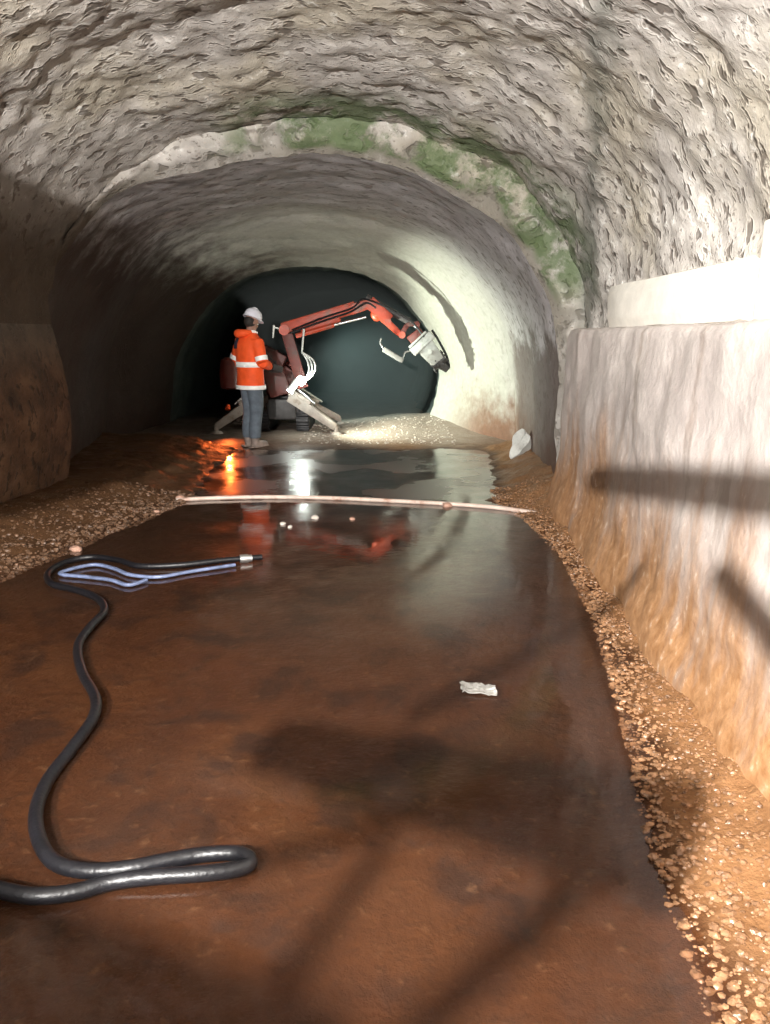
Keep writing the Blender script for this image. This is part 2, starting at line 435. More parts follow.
for i in range(13):
    t = i/12; step.append([disp(a.lerp(b, t), amp=t)+Vector((0, -.05*math.sin(PI*t)*(1+2*fbm(a.lerp(b, t), 5, 2))*(1 if i else 0), 0)) for a, b in zip(near_edge, A)])
bm = bmesh.new(); grid(bm, step); o = finish('trim_1', bm, M['ceiling']); o['kind'] = 'structure'
for i in range(61):
    t = i/60; te = t
    rows.append([disp(a.lerp(b, t) + (Vector((0, 0, 0)))) for a, b in zip(A, B)])
for i in range(1, 41):
    t = i/40
    rows.append([disp(a.lerp(b, t)) for a, b in zip(B, D)])
bm = bmesh.new(); grid(bm, rows)
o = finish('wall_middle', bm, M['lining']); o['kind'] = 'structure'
# dark heading beyond the mouth
rows = []
ctr = Vector((-1.2, 0, 1.0))
lastr = rows
for i in range(40):
    y = 12.6 + i*.22
    k = 1 + .10*sstep(0, 2, i*.22)
    r = []
    for p in D:
        q = Vector((ctr.x + (p.x-ctr.x)*k - .02*(y-12.6), y, ctr.z + (p.z-ctr.z)*k))
        r.append(disp(q, -1.2, 1.0, 1.0 if i == 0 else 2.2))
    rows.append(r)
bm = bmesh.new(); grid(bm, rows)
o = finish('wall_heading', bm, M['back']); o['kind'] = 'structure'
bm = bmesh.new()
grid(bm, [[Vector((-4.6+i*.15, 21.1+.15*fbm((i*.15, 0, j*.15), 1.5), -.3+j*.15)) for i in range(50)] for j in range(25)])
o = finish('wall_back', bm, M['back']); o['kind'] = 'structure'
bm = bmesh.new()
grid(bm, [[Vector((-3.4+i*.3, -5+.1*fbm((i*.3, 0, j*.3), 1.5), -.1+j*.3)) for i in range(19)] for j in range(13)])
o = finish('wall_rear', bm, M['left']); o['kind'] = 'structure'

# ------------------------------------------------------------------ water
def water(name, x0, x1, y0, y1, mat, label, z=0.0):
    bm = bmesh.new()
    grid(bm, [[Vector((lerp(x0, x1, i/20), lerp(y0, y1, j/30), z)) for i in range(21)] for j in range(31)])
    bmesh.ops.recalc_face_normals(bm, faces=bm.faces)
    for f in bm.faces:
        if f.normal.z < 0: f.normal_flip()
    o = finish(name, bm, mat); tag(o, label, 'puddle'); return o
water('puddle', -2.9, 1.2, -.5, 6.72, M['water'], 'broad shallow brown puddle covering the near floor in front of the pale pipe', -.004)
water('puddle', -2.0, 1.3, 6.72, 10.4, M['water_far'], 'smaller glossy puddle behind the pale pipe, mirroring the orange jacket', -.004)
# wet-mud glint at the right foot of the lining, built as a pale shape
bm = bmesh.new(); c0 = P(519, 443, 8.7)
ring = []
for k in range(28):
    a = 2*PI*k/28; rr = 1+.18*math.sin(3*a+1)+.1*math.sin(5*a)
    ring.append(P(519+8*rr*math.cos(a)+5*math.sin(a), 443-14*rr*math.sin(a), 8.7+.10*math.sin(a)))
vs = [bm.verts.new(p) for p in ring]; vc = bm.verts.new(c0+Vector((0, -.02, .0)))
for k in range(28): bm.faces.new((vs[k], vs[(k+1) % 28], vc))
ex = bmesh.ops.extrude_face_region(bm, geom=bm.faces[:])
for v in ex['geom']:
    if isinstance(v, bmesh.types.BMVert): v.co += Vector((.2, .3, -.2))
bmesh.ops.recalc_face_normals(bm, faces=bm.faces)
o = finish('painted_glint', bm, M['white_paint'])
tag(o, 'pale shape painted as wet plaster on the mud at the foot of the right tunnel wall', 'reflection'); centre(o)

# ------------------------------------------------------------------ pale pipe across the floor
pts = [G(u, v, .012) for u, v in [(176, 500), (215, 498), (270, 497), (330, 498), (395, 501), (450, 504), (500, 508), (540, 514)]]
bm = bmesh.new(); tube(bm, catmull(pts, 5), .019, 12)
pp = finish('water_pipe', bm, M['pipe']); tag(pp, 'thin pale pinkish pipe lying straight across the wet floor', 'pipe'); centre(pp)

# ------------------------------------------------------------------ black hose
hp = [(262, 557), (225, 560), (180, 565), (140, 566), (118, 560), (92, 557), (66, 562), (48, 573), (52, 584), (76, 590), (98, 599), (104, 611), (90, 627), (78, 646), (82, 672), (95, 697), (93, 718), (72, 748), (48, 780), (36, 812), (40, 842), (56, 863), (88, 871), (130, 868), (165, 861), (200, 855), (232, 853), (247, 857), (249, 864), (232, 870), (196, 874), (150, 877), (112, 882), (75, 892), (36, 896), (0, 890), (-40, 880)]
zz = [.018]*len(hp)
pts3 = [G(u, v, .016+.004*math.sin(i*1.7)) for i, (u, v) in enumerate(hp)]
path = catmull(pts3, 9)
hose = thing('hose', 'long black rubber hose snaking over the wet floor with a flat loop near the camera', 'hose', (pts3[20].x, pts3[20].y, 0))
bm = bmesh.new()
rad = [.019 + .003*sstep(0, 200, i) for i in range(len(path))]
tube(bm, path, rad, 12); finish('hose_tube', bm, M['rubber'], hose)
bm = bmesh.new(); q = [G(252, 558, .02), G(240, 559, .02)]
tube(bm, [q[0], q[0].lerp(q[1], .3), q[0].lerp(q[1], .31), q[1]], [.024, .024, .03, .03], 12); cp = finish('hose_coupling', bm, M['steel'], hose); cp['label'] = 'shiny metal coupling'
# bluish wet sheen of the black hose, built as a separate flattened strand
lf = [(236, 561), (190, 568), (160, 573), (132, 571), (116, 565), (98, 561), (78, 564), (62, 570), (88, 573), (112, 576), (130, 581), (148, 576)]
bm = bmesh.new(); path = catmull([G(u, v+2, .014) for u, v in lf], 7)
tube(bm, [p+Vector((0, -.03, .0)) for p in path], .014, 8)
for v in bm.verts: v.co.z = .006+(v.co.z-.006)*.8
o = finish('hose_sheen', bm, M['sheen']); tag(o, 'blue-grey strand painted as the wet sheen of the black hose beside the left gravel bank', 'hose'); centre(o)

# ------------------------------------------------------------------ stones and gravel
def stone_mesh(r, mat, name, loc, label, group=None):
    bm = bmesh.new(); sd = random.random()*50
    bmesh.ops.create_icosphere(bm, subdivisions=2, radius=1)
    for v in bm.verts:
        k = 1+.35*noise.noise(v.co*1.3+Vector((sd, 0, 0)))
        v.co = Vector((v.co.x*r*1.25*k, v.co.y*r*k, v.co.z*r*.7*k))
    o = finish(name, bm, mat); o.location = (loc[0], loc[1], max(-.004, floor_h(loc[0], loc[1]))+r*.35); tag(o, label, 'stone', group); return o
for (u, v, r, mt, lab) in [
    (76, 550, .035, 'stone', 'reddish stone on the tip of the left gravel bank above the hose'),
    (180, 500, .032, 'stone', 'pinkish stone at the left end of the pale pipe'),
    (157, 512, .022, 'stone', 'small brown stone at the left gravel edge just in front of the pale pipe'),
    (315, 518, .026, 'pale_stone', 'pale stone in the puddle just in front of the middle of the pale pipe'),
    (283, 524, .02, 'pale_stone', 'small light pebble in the puddle left of the larger pale stone'),
    (290, 527, .016, 'pale_stone', 'tiny light pebble in the puddle, lowest of the pair left of the pale stone'),
    (447, 506, .035, 'stone', 'orange-brown stone touching the right half of the pale pipe'),
    (352, 519, .018, 'stone', 'small brown stone in the puddle right of the pale stone')]:
    p = G(u, v, 0); stone_mesh(r, M[mt], 'stone', p, lab)
# pale crumpled scrap
bm = bmesh.new(); cen = G(478, 690, 0)
rows = []
for j in range(9):
    rows.append([Vector((cen.x-.07+.14*i/12+.012*noise.noise(Vector((j*.6, i*.2, 0))), cen.y-.045+.09*j/8-.035*(i/12-.5)+.01*noise.noise(Vector((i*.5, j, 3))), .006+.016*abs(noise.noise(Vector((i*.45, j*.5, 7)))))) for i in range(13)])
grid(bm, rows)
o = finish('scrap_of_sheet', bm, M['tool_grey'], smooth=False)
so = o.modifiers.new('s', 'SOLIDIFY'); so.thickness = .004
tag(o, 'small crumpled pale scrap lying in the middle of the near puddle', 'scrap'); centre(o)

def gravel(name, n, sampler, mat, label, r0, r1, seed):
    rnd = random.Random(seed); bm = bmesh.new()
    proto = []
    for s in range(6):
        b = bmesh.new(); bmesh.ops.create_icosphere(b, subdivisions=1, radius=1)
        vs = [v.co * (1+.45*noise.noise(v.co*1.5+Vector((s*9, 0, 0)))) for v in b.verts]
        fs = [[v.index for v in f.verts] for f in b.faces]; b.free(); proto.append((vs, fs))
    verts = []; faces = []
    for _ in range(n):
        x, y, k = sampler(rnd); z = floor_h(x, y)
        r = (r0+(r1-r0)*rnd.random()**3)*k
        R = Euler((rnd.random()*6, rnd.random()*6, rnd.random()*6)).to_matrix(); vs, fs = proto[rnd.randrange(6)]
        b0 = len(verts)
        for v in vs:
            w = R @ v; verts.append((x+w.x*r*1.2, y+w.y*r, z+r*.3+w.z*r*.7))
        faces += [[i+b0 for i in f] for f in fs]
    me = bpy.data.meshes.new(name); me.from_pydata(verts, [], faces); me.materials.append(mat)
    o = bpy.data.objects.new(name, me); C.objects.link(o); tag(o, label, 'gravel', kind='stuff'); bm.free(); return o
def samp_r(rnd):
    y = .6+6.6*rnd.random()**1.25; xr = interp(XR, y); xw = interp(XW, y)
    t = rnd.random()**1.1; return xr-.03+(xw-xr+.03)*t, y, 1-.5*t
def samp_l(rnd):
    y = 3.4+3.5*rnd.random(); xl = interp(XL, y); t = rnd.random()**1.9
    return xl+.06-(.9)*t, y, 1.25-.5*t
gravel('gravel', 9000, samp_r, M['gravel'], 'wet brown gravel along the foot of the right wall', .004, .016, 3)
gravel('gravel', 4000, samp_l, M['gravel_l'], 'dark brown gravel bank along the foot of the left wall', .004, .017, 4)
def samp_m(rnd):
    y = 10.2+2.3*rnd.random(); x = -1.2+2.2*rnd.random(); return x, y, 1
gravel('rubble', 1000, samp_m, M['pale_stone'], 'pale fine rubble on the ground below the tunnel mouth', .003, .015, 5)

# ------------------------------------------------------------------ pale block and post on the right ledge
bm = bmesh.new()
box(bm, (1.80, 4.95, 1.66), (.20, 2.3, .34), None, .09)
bmesh.ops.subdivide_edges(bm, edges=bm.edges[:], cuts=5, use_grid_fill=True)
for v in bm.verts: v.co += Vector((.012*fbm(v.co, 4), .01*fbm(v.co+Vector((5, 0, 0)), 4), .012*fbm(v.co+Vector((0, 5, 0)), 3)))
o = finish('rendered_block', bm, M['block']); tag(o, 'long whitewashed block glaring in the light on the right wall ledge', 'block'); centre(o)
bm = bmesh.new()
box(bm, (1.76, 3.62, 1.73), (.10, .09, .46), None, .025)
bmesh.ops.subdivide_edges(bm, edges=bm.edges[:], cuts=4, use_grid_fill=True)
for v in bm.verts: v.co += Vector((.008*fbm(v.co, 8), 0, .0))
o = finish('short_post', bm, M['block']); tag(o, 'short pale upright post on the right ledge near the photo edge', 'post'); centre(o)

# ------------------------------------------------------------------ person
PX, PY = P(253, 440, 10.05).x, 10.05
PZ = floor_h(PX, PY)
per = thing('person', 'person in white helmet and orange reflective jacket holding a control box, seen from behind', 'person', (PX, PY, PZ), rz=-math.radians(48))
PM = Matrix.LocRotScale(per.location, per.rotation_euler, Vector((.96, .96, .96)))
def W(p): return PM @ Vector(p)
# local: +y forward, +x right
def ell(cx, cy, z, a, b, n=28, e=1.0):
    return [W((cx+a*math.copysign(abs(math.cos(t))**e, math.cos(t)), cy+b*math.copysign(abs(math.sin(t))**e, math.sin(t)), z)) for t in [2*PI*k/n for k in range(n)]]
def limb(bm, pts, rads): 
    pp = catmull([W(p) for p in pts], 6); n = len(pp)
    rr = [interp([(i/(len(rads)-1), r) for i, r in enumerate(rads)], k/(n-1)) for k in range(n)]
    tube(bm, pp, rr, 14)
SH_R, EL_R, WR_R = (.205, 0, 1.44), (.275, .02, 1.15), (.14, .24, 1.08)
SH_L, EL_L, WR_L = (-.205, 0, 1.44), (-.31, -.04, 1.16), (-.11, .23, 1.08)
bm = bmesh.new()
rings_loft(bm, [ell(0, y, z, a, b) for y, z, a, b in [(0, .86, .155, .10), (.0, .95, .165, .11), (.0, 1.08, .14, .095), (0, 1.22, .155, .105), (0, 1.36, .18, .11), (0, 1.44, .165, .09), (.01, 1.49, .075, .065), (.02, 1.56, .056, .058), (.04, 1.62, .056, .06)]])
for s in (-1, 1):
    limb(bm, [(s*.085, 0, .9), (s*.09, .015, .5), (s*.085, -.01, .28), (s*.085, -.02, .08)], [.092, .066, .058, .042])
    ellipsoid(bm, W((s*.09, .05, .045)), (.045, .12, .04), PM.to_3x3())
for S, E, Wr in ((SH_R, EL_R, WR_R), (SH_L, EL_L, WR_L)):
    limb(bm, [S, E], [.052, .044]); limb(bm, [E, Wr], [.043, .028])
# head, looking down at the hands
HC = Vector((0, .055, 1.675)); tilt = Euler((-.38, 0, 0)).to_matrix()
def HW(p): return W(HC + tilt @ Vector(p))
HR = PM.to_3x3() @ tilt
ellipsoid(bm, HW((0, -.01, .015)), (.075, .095, .10), HR, 3)
ellipsoid(bm, HW((0, .03, -.055)), (.052, .062, .06), HR, 3)
bmesh.ops.create_cone  # nose, brow, ears, lips follow
ellipsoid(bm, HW((0, .094, -.02)), (.012, .018, .022), HR); ellipsoid(bm, HW((0, .082, .018)), (.045, .012, .010), HR)
ellipsoid(bm, HW((0, .088, -.062)), (.022, .009, .009), HR); ellipsoid(bm, HW((0, .076, -.095)), (.02, .015, .014), HR)
for s in (-1, 1): ellipsoid(bm, HW((s*.076, -.01, -.01)), (.008, .018, .028), HR)
# hands : palm, four fingers, thumb curled round the box
for s, Wr in ((1, WR_R), (-1, WR_L)):
    Wv = Vector(Wr); pc = Wv + Vector((-s*.015, .055, -.008))
    ellipsoid(bm, W(pc), (.022, .046, .04), PM.to_3x3())
    for k in range(4):
        L = (.9, 1.0, .95, .75)[k]; z = .027-.018*k
        b0 = pc + Vector((0, .03, z)); limb(bm, [b0, b0+Vector((-s*.018, .032*L, -.003)), b0+Vector((-s*.045*L, .036, -.006)), b0+Vector((-s*.06*L, .018, -.008))], [.009, .0085, .008, .007])
    t0 = pc + Vector((-s*.01, -.01, .035)); limb(bm, [t0, t0+Vector((-s*.025, .015, .018)), t0+Vector((-s*.045, .03, .012))], [.011, .010, .008])
body = finish('body', bm, M['skin'], per); remesh(body, .007, 3)
# eyes and hair
for s in (-1, 1):
    bm = bmesh.new(); ellipsoid(bm, HW((s*.030, .080, .0)), (.012, .008, .008), HR); finish('eye', bm, M['white_paint'], per)
bm = bmesh.new(); ellipsoid(bm, HW((0, -.028, -.005)), (.079, .085, .085), HR, 3); finish('hair', bm, M['hair'], per)
# trousers
bm = bmesh.new()
rings_loft(bm, [ell(0, 0, z, a, b) for z, a, b in [(.80, .165, .115), (.9, .175, .125), (1.0, .17, .12)]])
for s in (-1, 1): limb(bm, [(s*.085, 0, .88), (s*.088, .02, .62), (s*.088, .015, .46), (s*.085, -.015, .25), (s*.085, -.015, .13)], [.112, .096, .083, .082, .078])
tr = finish('trousers', bm, M['trousers'], per); remesh(tr, .012, 4)
for s in (-1, 1):
    bm = bmesh.new()
    limb(bm, [(s*.086, -.02, .26), (s*.086, -.02, .12), (s*.088, -.01, .04)], [.062, .058, .055])
    ellipsoid(bm, W((s*.092, .06, .045)), (.052, .125, .048), PM.to_3x3()); box(bm, W((s*.092, .035, .012)), (.10, .29, .028), PM.to_3x3(), .008)
    b_ = finish('boot', bm, M['boot'], per); remesh(b_, .009, 2)
# jacket: wide body to mid thigh, sleeves, hood rolled behind the neck
bm = bmesh.new()
JR = [(-.01, .79, .225, .165), (0, .86, .222, .165), (0, 1.0, .210, .158), (0, 1.11, .205, .155), (0, 1.25, .222, .165), (0, 1.38, .235, .160), (0, 1.45, .215, .135), (0, 1.50, .150, .110), (.01, 1.545, .095, .092)]
rings_loft(bm, [ell(0, y, z, a, b, 32, .9) for y, z, a, b in JR])
for S, E, Wr in ((SH_R, EL_R, WR_R), (SH_L, EL_L, WR_L)):
    Sx = (S[0]*.9, S[1], S[2]); Wc = Vector(E).lerp(Vector(Wr), .86)
    limb(bm, [Sx, Vector(Sx).lerp(Vector(E), .5), E], [.088, .080, .070]); limb(bm, [E, Vector(E).lerp(Wc, .5), Wc], [.070, .062, .050])
jk = finish('jacket', bm, M['hivis'], per); remesh(jk, .013, 5)
for v in jk.data.vertices:                       # cloth folds
    v.co += v.normal*(.007*noise.noise(v.co*9)+.004*noise.noise(v.co*22))
bm = bmesh.new(); limb(bm, [(-.10, -.02, 1.535), (-.075, -.12, 1.53), (0, -.15, 1.525), (.075, -.12, 1.53), (.10, -.02, 1.535)], [.035, .05, .058, .05, .035])
hd = finish('hood', bm, M['hivis'], jk); remesh(hd, .012, 4)
def belt(name, z0, z1, mat, par, grow=.012, arc=None):
    def prm(z):
        return [interp([(r[1], r[k]) for r in JR], z) for k in (2, 3)]
    bm = bmesh.new(); n = 40; rr = []
    for z in (z0, (z0+z1)/2, z1):
        a, b = prm(z)
        ts = [2*PI*k/n for k in range(n)] if arc is None else [lerp(arc[0], arc[1], k/n) for k in range(n+1)]
        rr.append([W(((a+grow)*math.copysign(abs(math.cos(t))**.9, math.cos(t)), (b+grow)*math.copysign(abs(math.sin(t))**.9, math.sin(t)), z)) for t in ts])
    vr = [[bm.verts.new(p) for p in r] for r in rr]; m_ = len(vr[0])
    for a_, b_ in zip(vr, vr[1:]):
        for k in range(m_ if arc is None else m_-1): bm.faces.new((a_[k], a_[(k+1) % m_], b_[(k+1) % m_], b_[k]))
    o = finish(name, bm, mat, par); so = o.modifiers.new('s', 'SOLIDIFY'); so.thickness = .006; return o
b1 = belt('reflective_band', 1.085, 1.155, M['band'], jk); b1['label'] = 'silver reflective band round the waist'
b2 = belt('reflective_band', .79, .845, M['band'], jk); b2['label'] = 'silver reflective band at the hem'
b3 = belt('shoulder_patch', 1.33, 1.47, M['navy'], jk, .017, (PI*1.06, PI*1.46)); b3['label'] = 'dark navy patch on the left shoulder'
for E, Wr, S in ((EL_R, WR_R, SH_R), (EL_L, WR_L, SH_L)):
    bm = bmesh.new(); a = Vector(S).lerp(Vector(E), .72); b = Vector(S).lerp(Vector(E), .92)
    tube(bm, [W(a), W(b)], [.083, .079], 18); o = finish('sleeve_band', bm, M['band'], jk)
bm = bmesh.new(); limb(bm, [(.06, .085, 1.535), (.098, .02, 1.55), (.085, -.05, 1.55)], [.018, .02, .016]); finish('collar_band', bm, M['band'], jk)
# helmet
bm = bmesh.new(); rings = []
prof = [(.128, .0), (.126, .012), (.118, .02), (.117, .05), (.106, .088), (.078, .12), (.04, .138), (.005, .143)]
for r, z in prof: rings.append([HW((r*.90*math.cos(t), -.005+r*1.08*math.sin(t)+(.035*max(0, math.sin(t))**3 if z < .015 else 0), .045+z)) for t in [2*PI*k/32 for k in range(32)]])
rings_loft(bm, rings); hm = finish('helmet', bm, M['helmet'], per)
bm = bmesh.new(); tube(bm, catmull([HW((0, .10*math.cos(t), .05+.145*math.sin(t))) for t in [PI*k/8 for k in range(9)]], 3), .009, 8); finish('helmet_ridge', bm, M['helmet'], hm)
# control box held in front : its own thing
hb = W((.02, .34, 1.06))
ctl = thing('remote_control', 'dark grey control box held by the person in the orange jacket', 'remote control', tuple(hb), rz=-math.radians(48))
R3 = PM.to_3x3()
bm = bmesh.new(); box(bm, hb, (.30, .16, .09), R3 @ Euler((-.3, 0, 0)).to_matrix(), .015); finish('case', bm, M['grime'], ctl)
for s in (-.08, .08):
    bm = bmesh.new(); tube(bm, [hb+R3 @ Vector((s, 0, .04)), hb+R3 @ Vector((s, 0, .10))], [.010, .016], 10); finish('joystick', bm, M['rubber'], ctl)
bm = bmesh.new(); tube(bm, catmull([hb+R3 @ Vector(q) for q in [(-.14, .0, .03), (-.13, -.16, .2), (-.08, -.27, .45), (.0, -.36, .50), (.08, -.27, .45), (.13, -.16, .2), (.14, 0, .03)]], 5), .010, 6)
finish('neck_strap', bm, M['rubber'], ctl)

# ------------------------------------------------------------------ demolition robot
YM = 11.5
base = P(283, 425, YM); base.z = floor_h(base.x, YM)
rb = thing('demolition_robot', 'orange-red remote demolition robot with a folded arm reaching to the right tunnel wall', 'robot', tuple(base))
def m_(name, bm, mat, par=rb, **k): return finish(name, bm, M[mat], par, **k)
# tracks
for s in (-1, 1):
    bm = bmesh.new(); cx = base.x + s*.30; r = .15; L = .42
    prof = [(YM+.5+L*math.cos(0)*1+r*math.cos(t), base.z+r+.01+r*math.sin(t)) for t in [-PI/2+PI*k/10 for k in range(11)]] + [(YM+.5-L+r*math.cos(t), base.z+r+.01+r*math.sin(t)) for t in [PI/2+PI*k/10 for k in range(11)]]
    rings_loft(bm, [[Vector((cx+dx, y, z)) for y, z in prof] for dx in (-.09, .09)])
    for y, z in prof[::1]: box(bm, (cx, y, z), (.185, .03, .03), None, .004)
    m_('track', bm, 'rubber')
    for q in (-1, 1):
        bm = bmesh.new(); tube(bm, [(cx-.1, YM+.5+q*L, base.z+r+.01), (cx+.1, YM+.5+q*L, base.z+r+.01)], .10, 18); m_('track_wheel', bm, 'grime')
bm = bmesh.new()
box(bm, (base.x, YM+.5, base.z+.30), (.52, 1.0, .26), None, .03); box(bm, (base.x, YM+.1, base.z+.34), (.42, .36, .30), None, .03)
m_('chassis', bm, 'grime')
# turret and engine cover
bm = bmesh.new(); tube(bm, [(base.x, YM+.4, base.z+.42), (base.x, YM+.4, base.z+.52)], .27, 28); m_('slew_ring', bm, 'grime')
bm = bmesh.new(); c = Vector((base.x-.02, YM+.55, base.z+.74))
box(bm, c, (.50, .80, .44), None, .06); box(bm, c+Vector((0, .1, .24)), (.40, .5, .10), None, .04)
for k in range(5): box(bm, c+Vector((-.1, -.405, -.12+.05*k)), (.2, .02, .018), None, .004)
m_('engine_cover', bm, 'redbrown')
# outriggers
def outrigger(a, b, w=.13):
    a, b = Vector(a), Vector(b)
    bm = bmesh.new(); bar(bm, a, b, w, .17, .62, .02); bar(bm, a+Vector((0, 0, .06)), a.lerp(b, .45)+Vector((0, 0, .09)), w*.8, .10, .9, .015)
    lg = m_('outrigger_leg', bm, 'beige')
    bm = bmesh.new(); tube(bm, [b+Vector((0, 0, .02)), Vector((b.x, b.y, floor_h(b.x, b.y)+.03))], .035, 12)
    tube(bm, [Vector((b.x, b.y, floor_h(b.x, b.y)+.035)), Vector((b.x, b.y, floor_h(b.x, b.y)+.0))], [.07, .10], 18)
    m_('foot_pad', bm, 'beige', lg)
    bm = bmesh.new(); tube(bm, [a+Vector((0, -.02, .20)), a.lerp(b, .55)+Vector((0, 0, .14))], .022, 10); m_('hydraulic_cylinder', bm, 'steel', lg)
    return lg
f1 = P(216, 425, 11.2); f1.z = floor_h(f1.x, f1.y)+.10; f2 = P(336, 422, 11.2); f2.z = floor_h(f2.x, f2.y)+.10
outrigger(P(258, 398, 11.35), f1); outrigger(P(290, 396, 11.35), f2)
f3 = Vector((base.x-.85, 12.4, floor_h(base.x-.85, 12.4)+.08)); f4 = Vector((base.x+.8, 12.4, floor_h(base.x+.8, 12.4)+.08))
outrigger((base.x-.2, 12.1, base.z+.42), f3); outrigger((base.x+.2, 12.1, base.z+.42), f4)
# arm in the plane y = YM
YA = 11.35
def Q(u, v, dy=0.0): return P(u, v, YA+dy)
bm = bmesh.new()
for s in (-.09, .09): bar(bm, Q(303, 388, s), Q(287, 334, s), .035, .16, 1, .01)
bar(bm, Q(301, 382), Q(289, 345), .15, .10, 1, .02)
m_('arm_column', bm, 'redbrown')
bm = bmesh.new()
bar(bm, Q(282, 329), Q(356, 307), .15, .17, 1, .025); bar(bm, Q(300, 327), Q(340, 316), .15, .17, 1, .03)
tube(bm, [Q(284, 330, -.12), Q(284, 330, .12)], .075, 20); tube(bm, [Q(356, 308, -.11), Q(356, 308, .11)], .07, 20)
lb = m_('lower_boom', bm, 'orange')
bm = bmesh.new(); tube(bm, [Q(296, 336, -.06), Q(334, 325, -.06)], .035, 12); cy = m_('hydraulic_cylinder', bm, 'orange')
bm = bmesh.new(); tube(bm, [Q(334, 325, -.06), Q(366, 317, -.06)], .018, 10); m_('piston_rod', bm, 'steel', cy)
bm = bmesh.new()
for s in (-.07, .07):
    bar(bm, Q(350, 310, s), Q(372, 303, s), .03, .15, .9, .01); bar(bm, Q(369, 302, s), Q(390, 320, s), .03, .19, .8, .01)
ellipsoid(bm, Q(377, 313), (.10, .07, .12)); tube(bm, [Q(371, 305, -.1), Q(371, 305, .1)], .07, 20)
m_('elbow_bracket', bm, 'orange')
bm = bmesh.new(); bar(bm, Q(374, 310), Q(402, 336), .11, .12, .7, .02); tube(bm, [Q(388, 322, -.1), Q(388, 322, .1)], .05, 16); tube(bm, [Q(402, 335, -.09), Q(402, 335, .09)], .05, 16)
m_('upper_boom', bm, 'orange')
bm = bmesh.new(); tube(bm, [Q(368, 299, -.02), Q(410, 322, -.02)], .050, 16); tube(bm, [Q(366, 298, -.02), Q(370, 300, -.02)], .065, 16)
cy = m_('hydraulic_cylinder', bm, 'grime')
bm = bmesh.new(); tube(bm, [Q(409, 321, -.02), Q(419, 330, -.02)], .025, 12); m_('piston_rod', bm, 'steel', cy)
bm = bmesh.new()
for s in (-.07, .07):
    bar(bm, Q(400, 337, s), Q(407, 325, s), .03, .07, 1, .008); bar(bm, Q(406, 325, s), Q(419, 323, s), .03, .06, 1, .008); bar(bm, Q(419, 323, s), Q(417, 336, s), .03, .06, 1, .008)
m_('tool_linkage', bm, 'redbrown')
# head: bracket, breaker body, cutter drum with teeth
bm = bmesh.new(); bar(bm, Q(409, 341), Q(422, 331), .20, .13, 1, .02); m_('quick_coupler', bm, 'redbrown')
bm = bmesh.new()
bar(bm, Q(412, 353), Q(432, 334), .24, .13, 1, .02)
for k in (-1, 1): bar(bm, Q(412+3*k, 351+3.5*k, -.13), Q(429+3*k, 335+3.5*k, -.13), .02, .03, 1, .005)
hdm = m_('tool_mount', bm, 'tool_grey')
bm = bmesh.new(); bar(bm, Q(421, 341), Q(438, 362), .26, .29, .72, .03)
tube(bm, [Q(430, 352, -.16), Q(430, 352, -.11)], .03, 14)
bk = m_('breaker_body', bm, 'tool_grey')
bm = bmesh.new(); tube(bm, [Q(432, 366, 0), Q(445, 357, 0)], .085, 18); tube(bm, [Q(438, 361), Q(448, 370)], [.09, .05], 16)
dc = (Q(445, 357)-Q(432, 366)).normalized()
for ring in range(4):
    c = Q(432, 366).lerp(Q(445, 357), ring/3)
    fr = frame_of(dc)
    for k in range(8):
        a = 2*PI*k/8+ring*.4; o_ = fr @ Vector((0, math.cos(a), math.sin(a)))
        tube(bm, [c+o_*.08, c+o_*.125], [.018, .006], 6)
m_('cutter_drum', bm, 'grime', bk)
# light bar and spray nozzle hanging off the head
bm = bmesh.new(); bar(bm, Q(383, 349, -.1), Q(403, 361, -.1), .07, .07, 1, .012); nb = m_('nozzle_bar', bm, 'tool_grey')
bm = bmesh.new(); tube(bm, [Q(384, 350, -.1), Q(380, 343, -.1), Q(381, 338, -.1)], .013, 8); m_('nozzle_tube', bm, 'steel', nb); bm = bmesh.new(); tube(bm, [Q(402, 360, -.1), Q(405, 352, -.08), Q(414, 350, -.05)], .016, 8); m_('nozzle_tube', bm, 'steel', nb)
# hoses along the arm and the coil beside the lamp
bm = bmesh.new()
tube(bm, catmull([Q(290, 333, -.12), Q(320, 322, -.13), Q(350, 312, -.13), Q(366, 303, -.12), Q(376, 308, -.12)], 6), .014, 8)
tube(bm, catmull([Q(292, 330, -.10), Q(322, 318, -.11), Q(352, 308, -.11), Q(364, 299, -.1), Q(390, 309, -.12), Q(410, 320, -.12), Q(424, 337, -.12)], 6), .014, 8)
tube(bm, catmull([Q(432, 330, .0), Q(440, 343, -.02), Q(447, 357, -.03), Q(449, 368, -.02)], 5), .018, 8)
m_('hydraulic_hose', bm, 'rubber')
bm = bmesh.new()
for k, (dx, r) in enumerate([(0, .013), (3, .012), (6, .012)]):
    tube(bm, catmull([Q(302, 352, -.2), Q(307+dx, 360, -.22), Q(309+dx, 370, -.24), Q(305+dx*.6, 379, -.24), Q(299, 383, -.22)], 6), r, 8)
m_('coiled_hose', bm, 'white_paint')
bm = bmesh.new(); bar(bm, Q(304, 329, -.15), Q(302, 352, -.2), .03, .05, .7, .008); m_('lamp_hanger', bm, 'white_paint')
bm = bmesh.new(); bar(bm, Q(274, 325, -.15), Q(273, 338, -.15), .03, .04, .7, .008); bar(bm, Q(274, 327, -.13), Q(283, 330, -.10), .02, .02, 1, .004); m_('lamp_hanger', bm, 'white_paint')
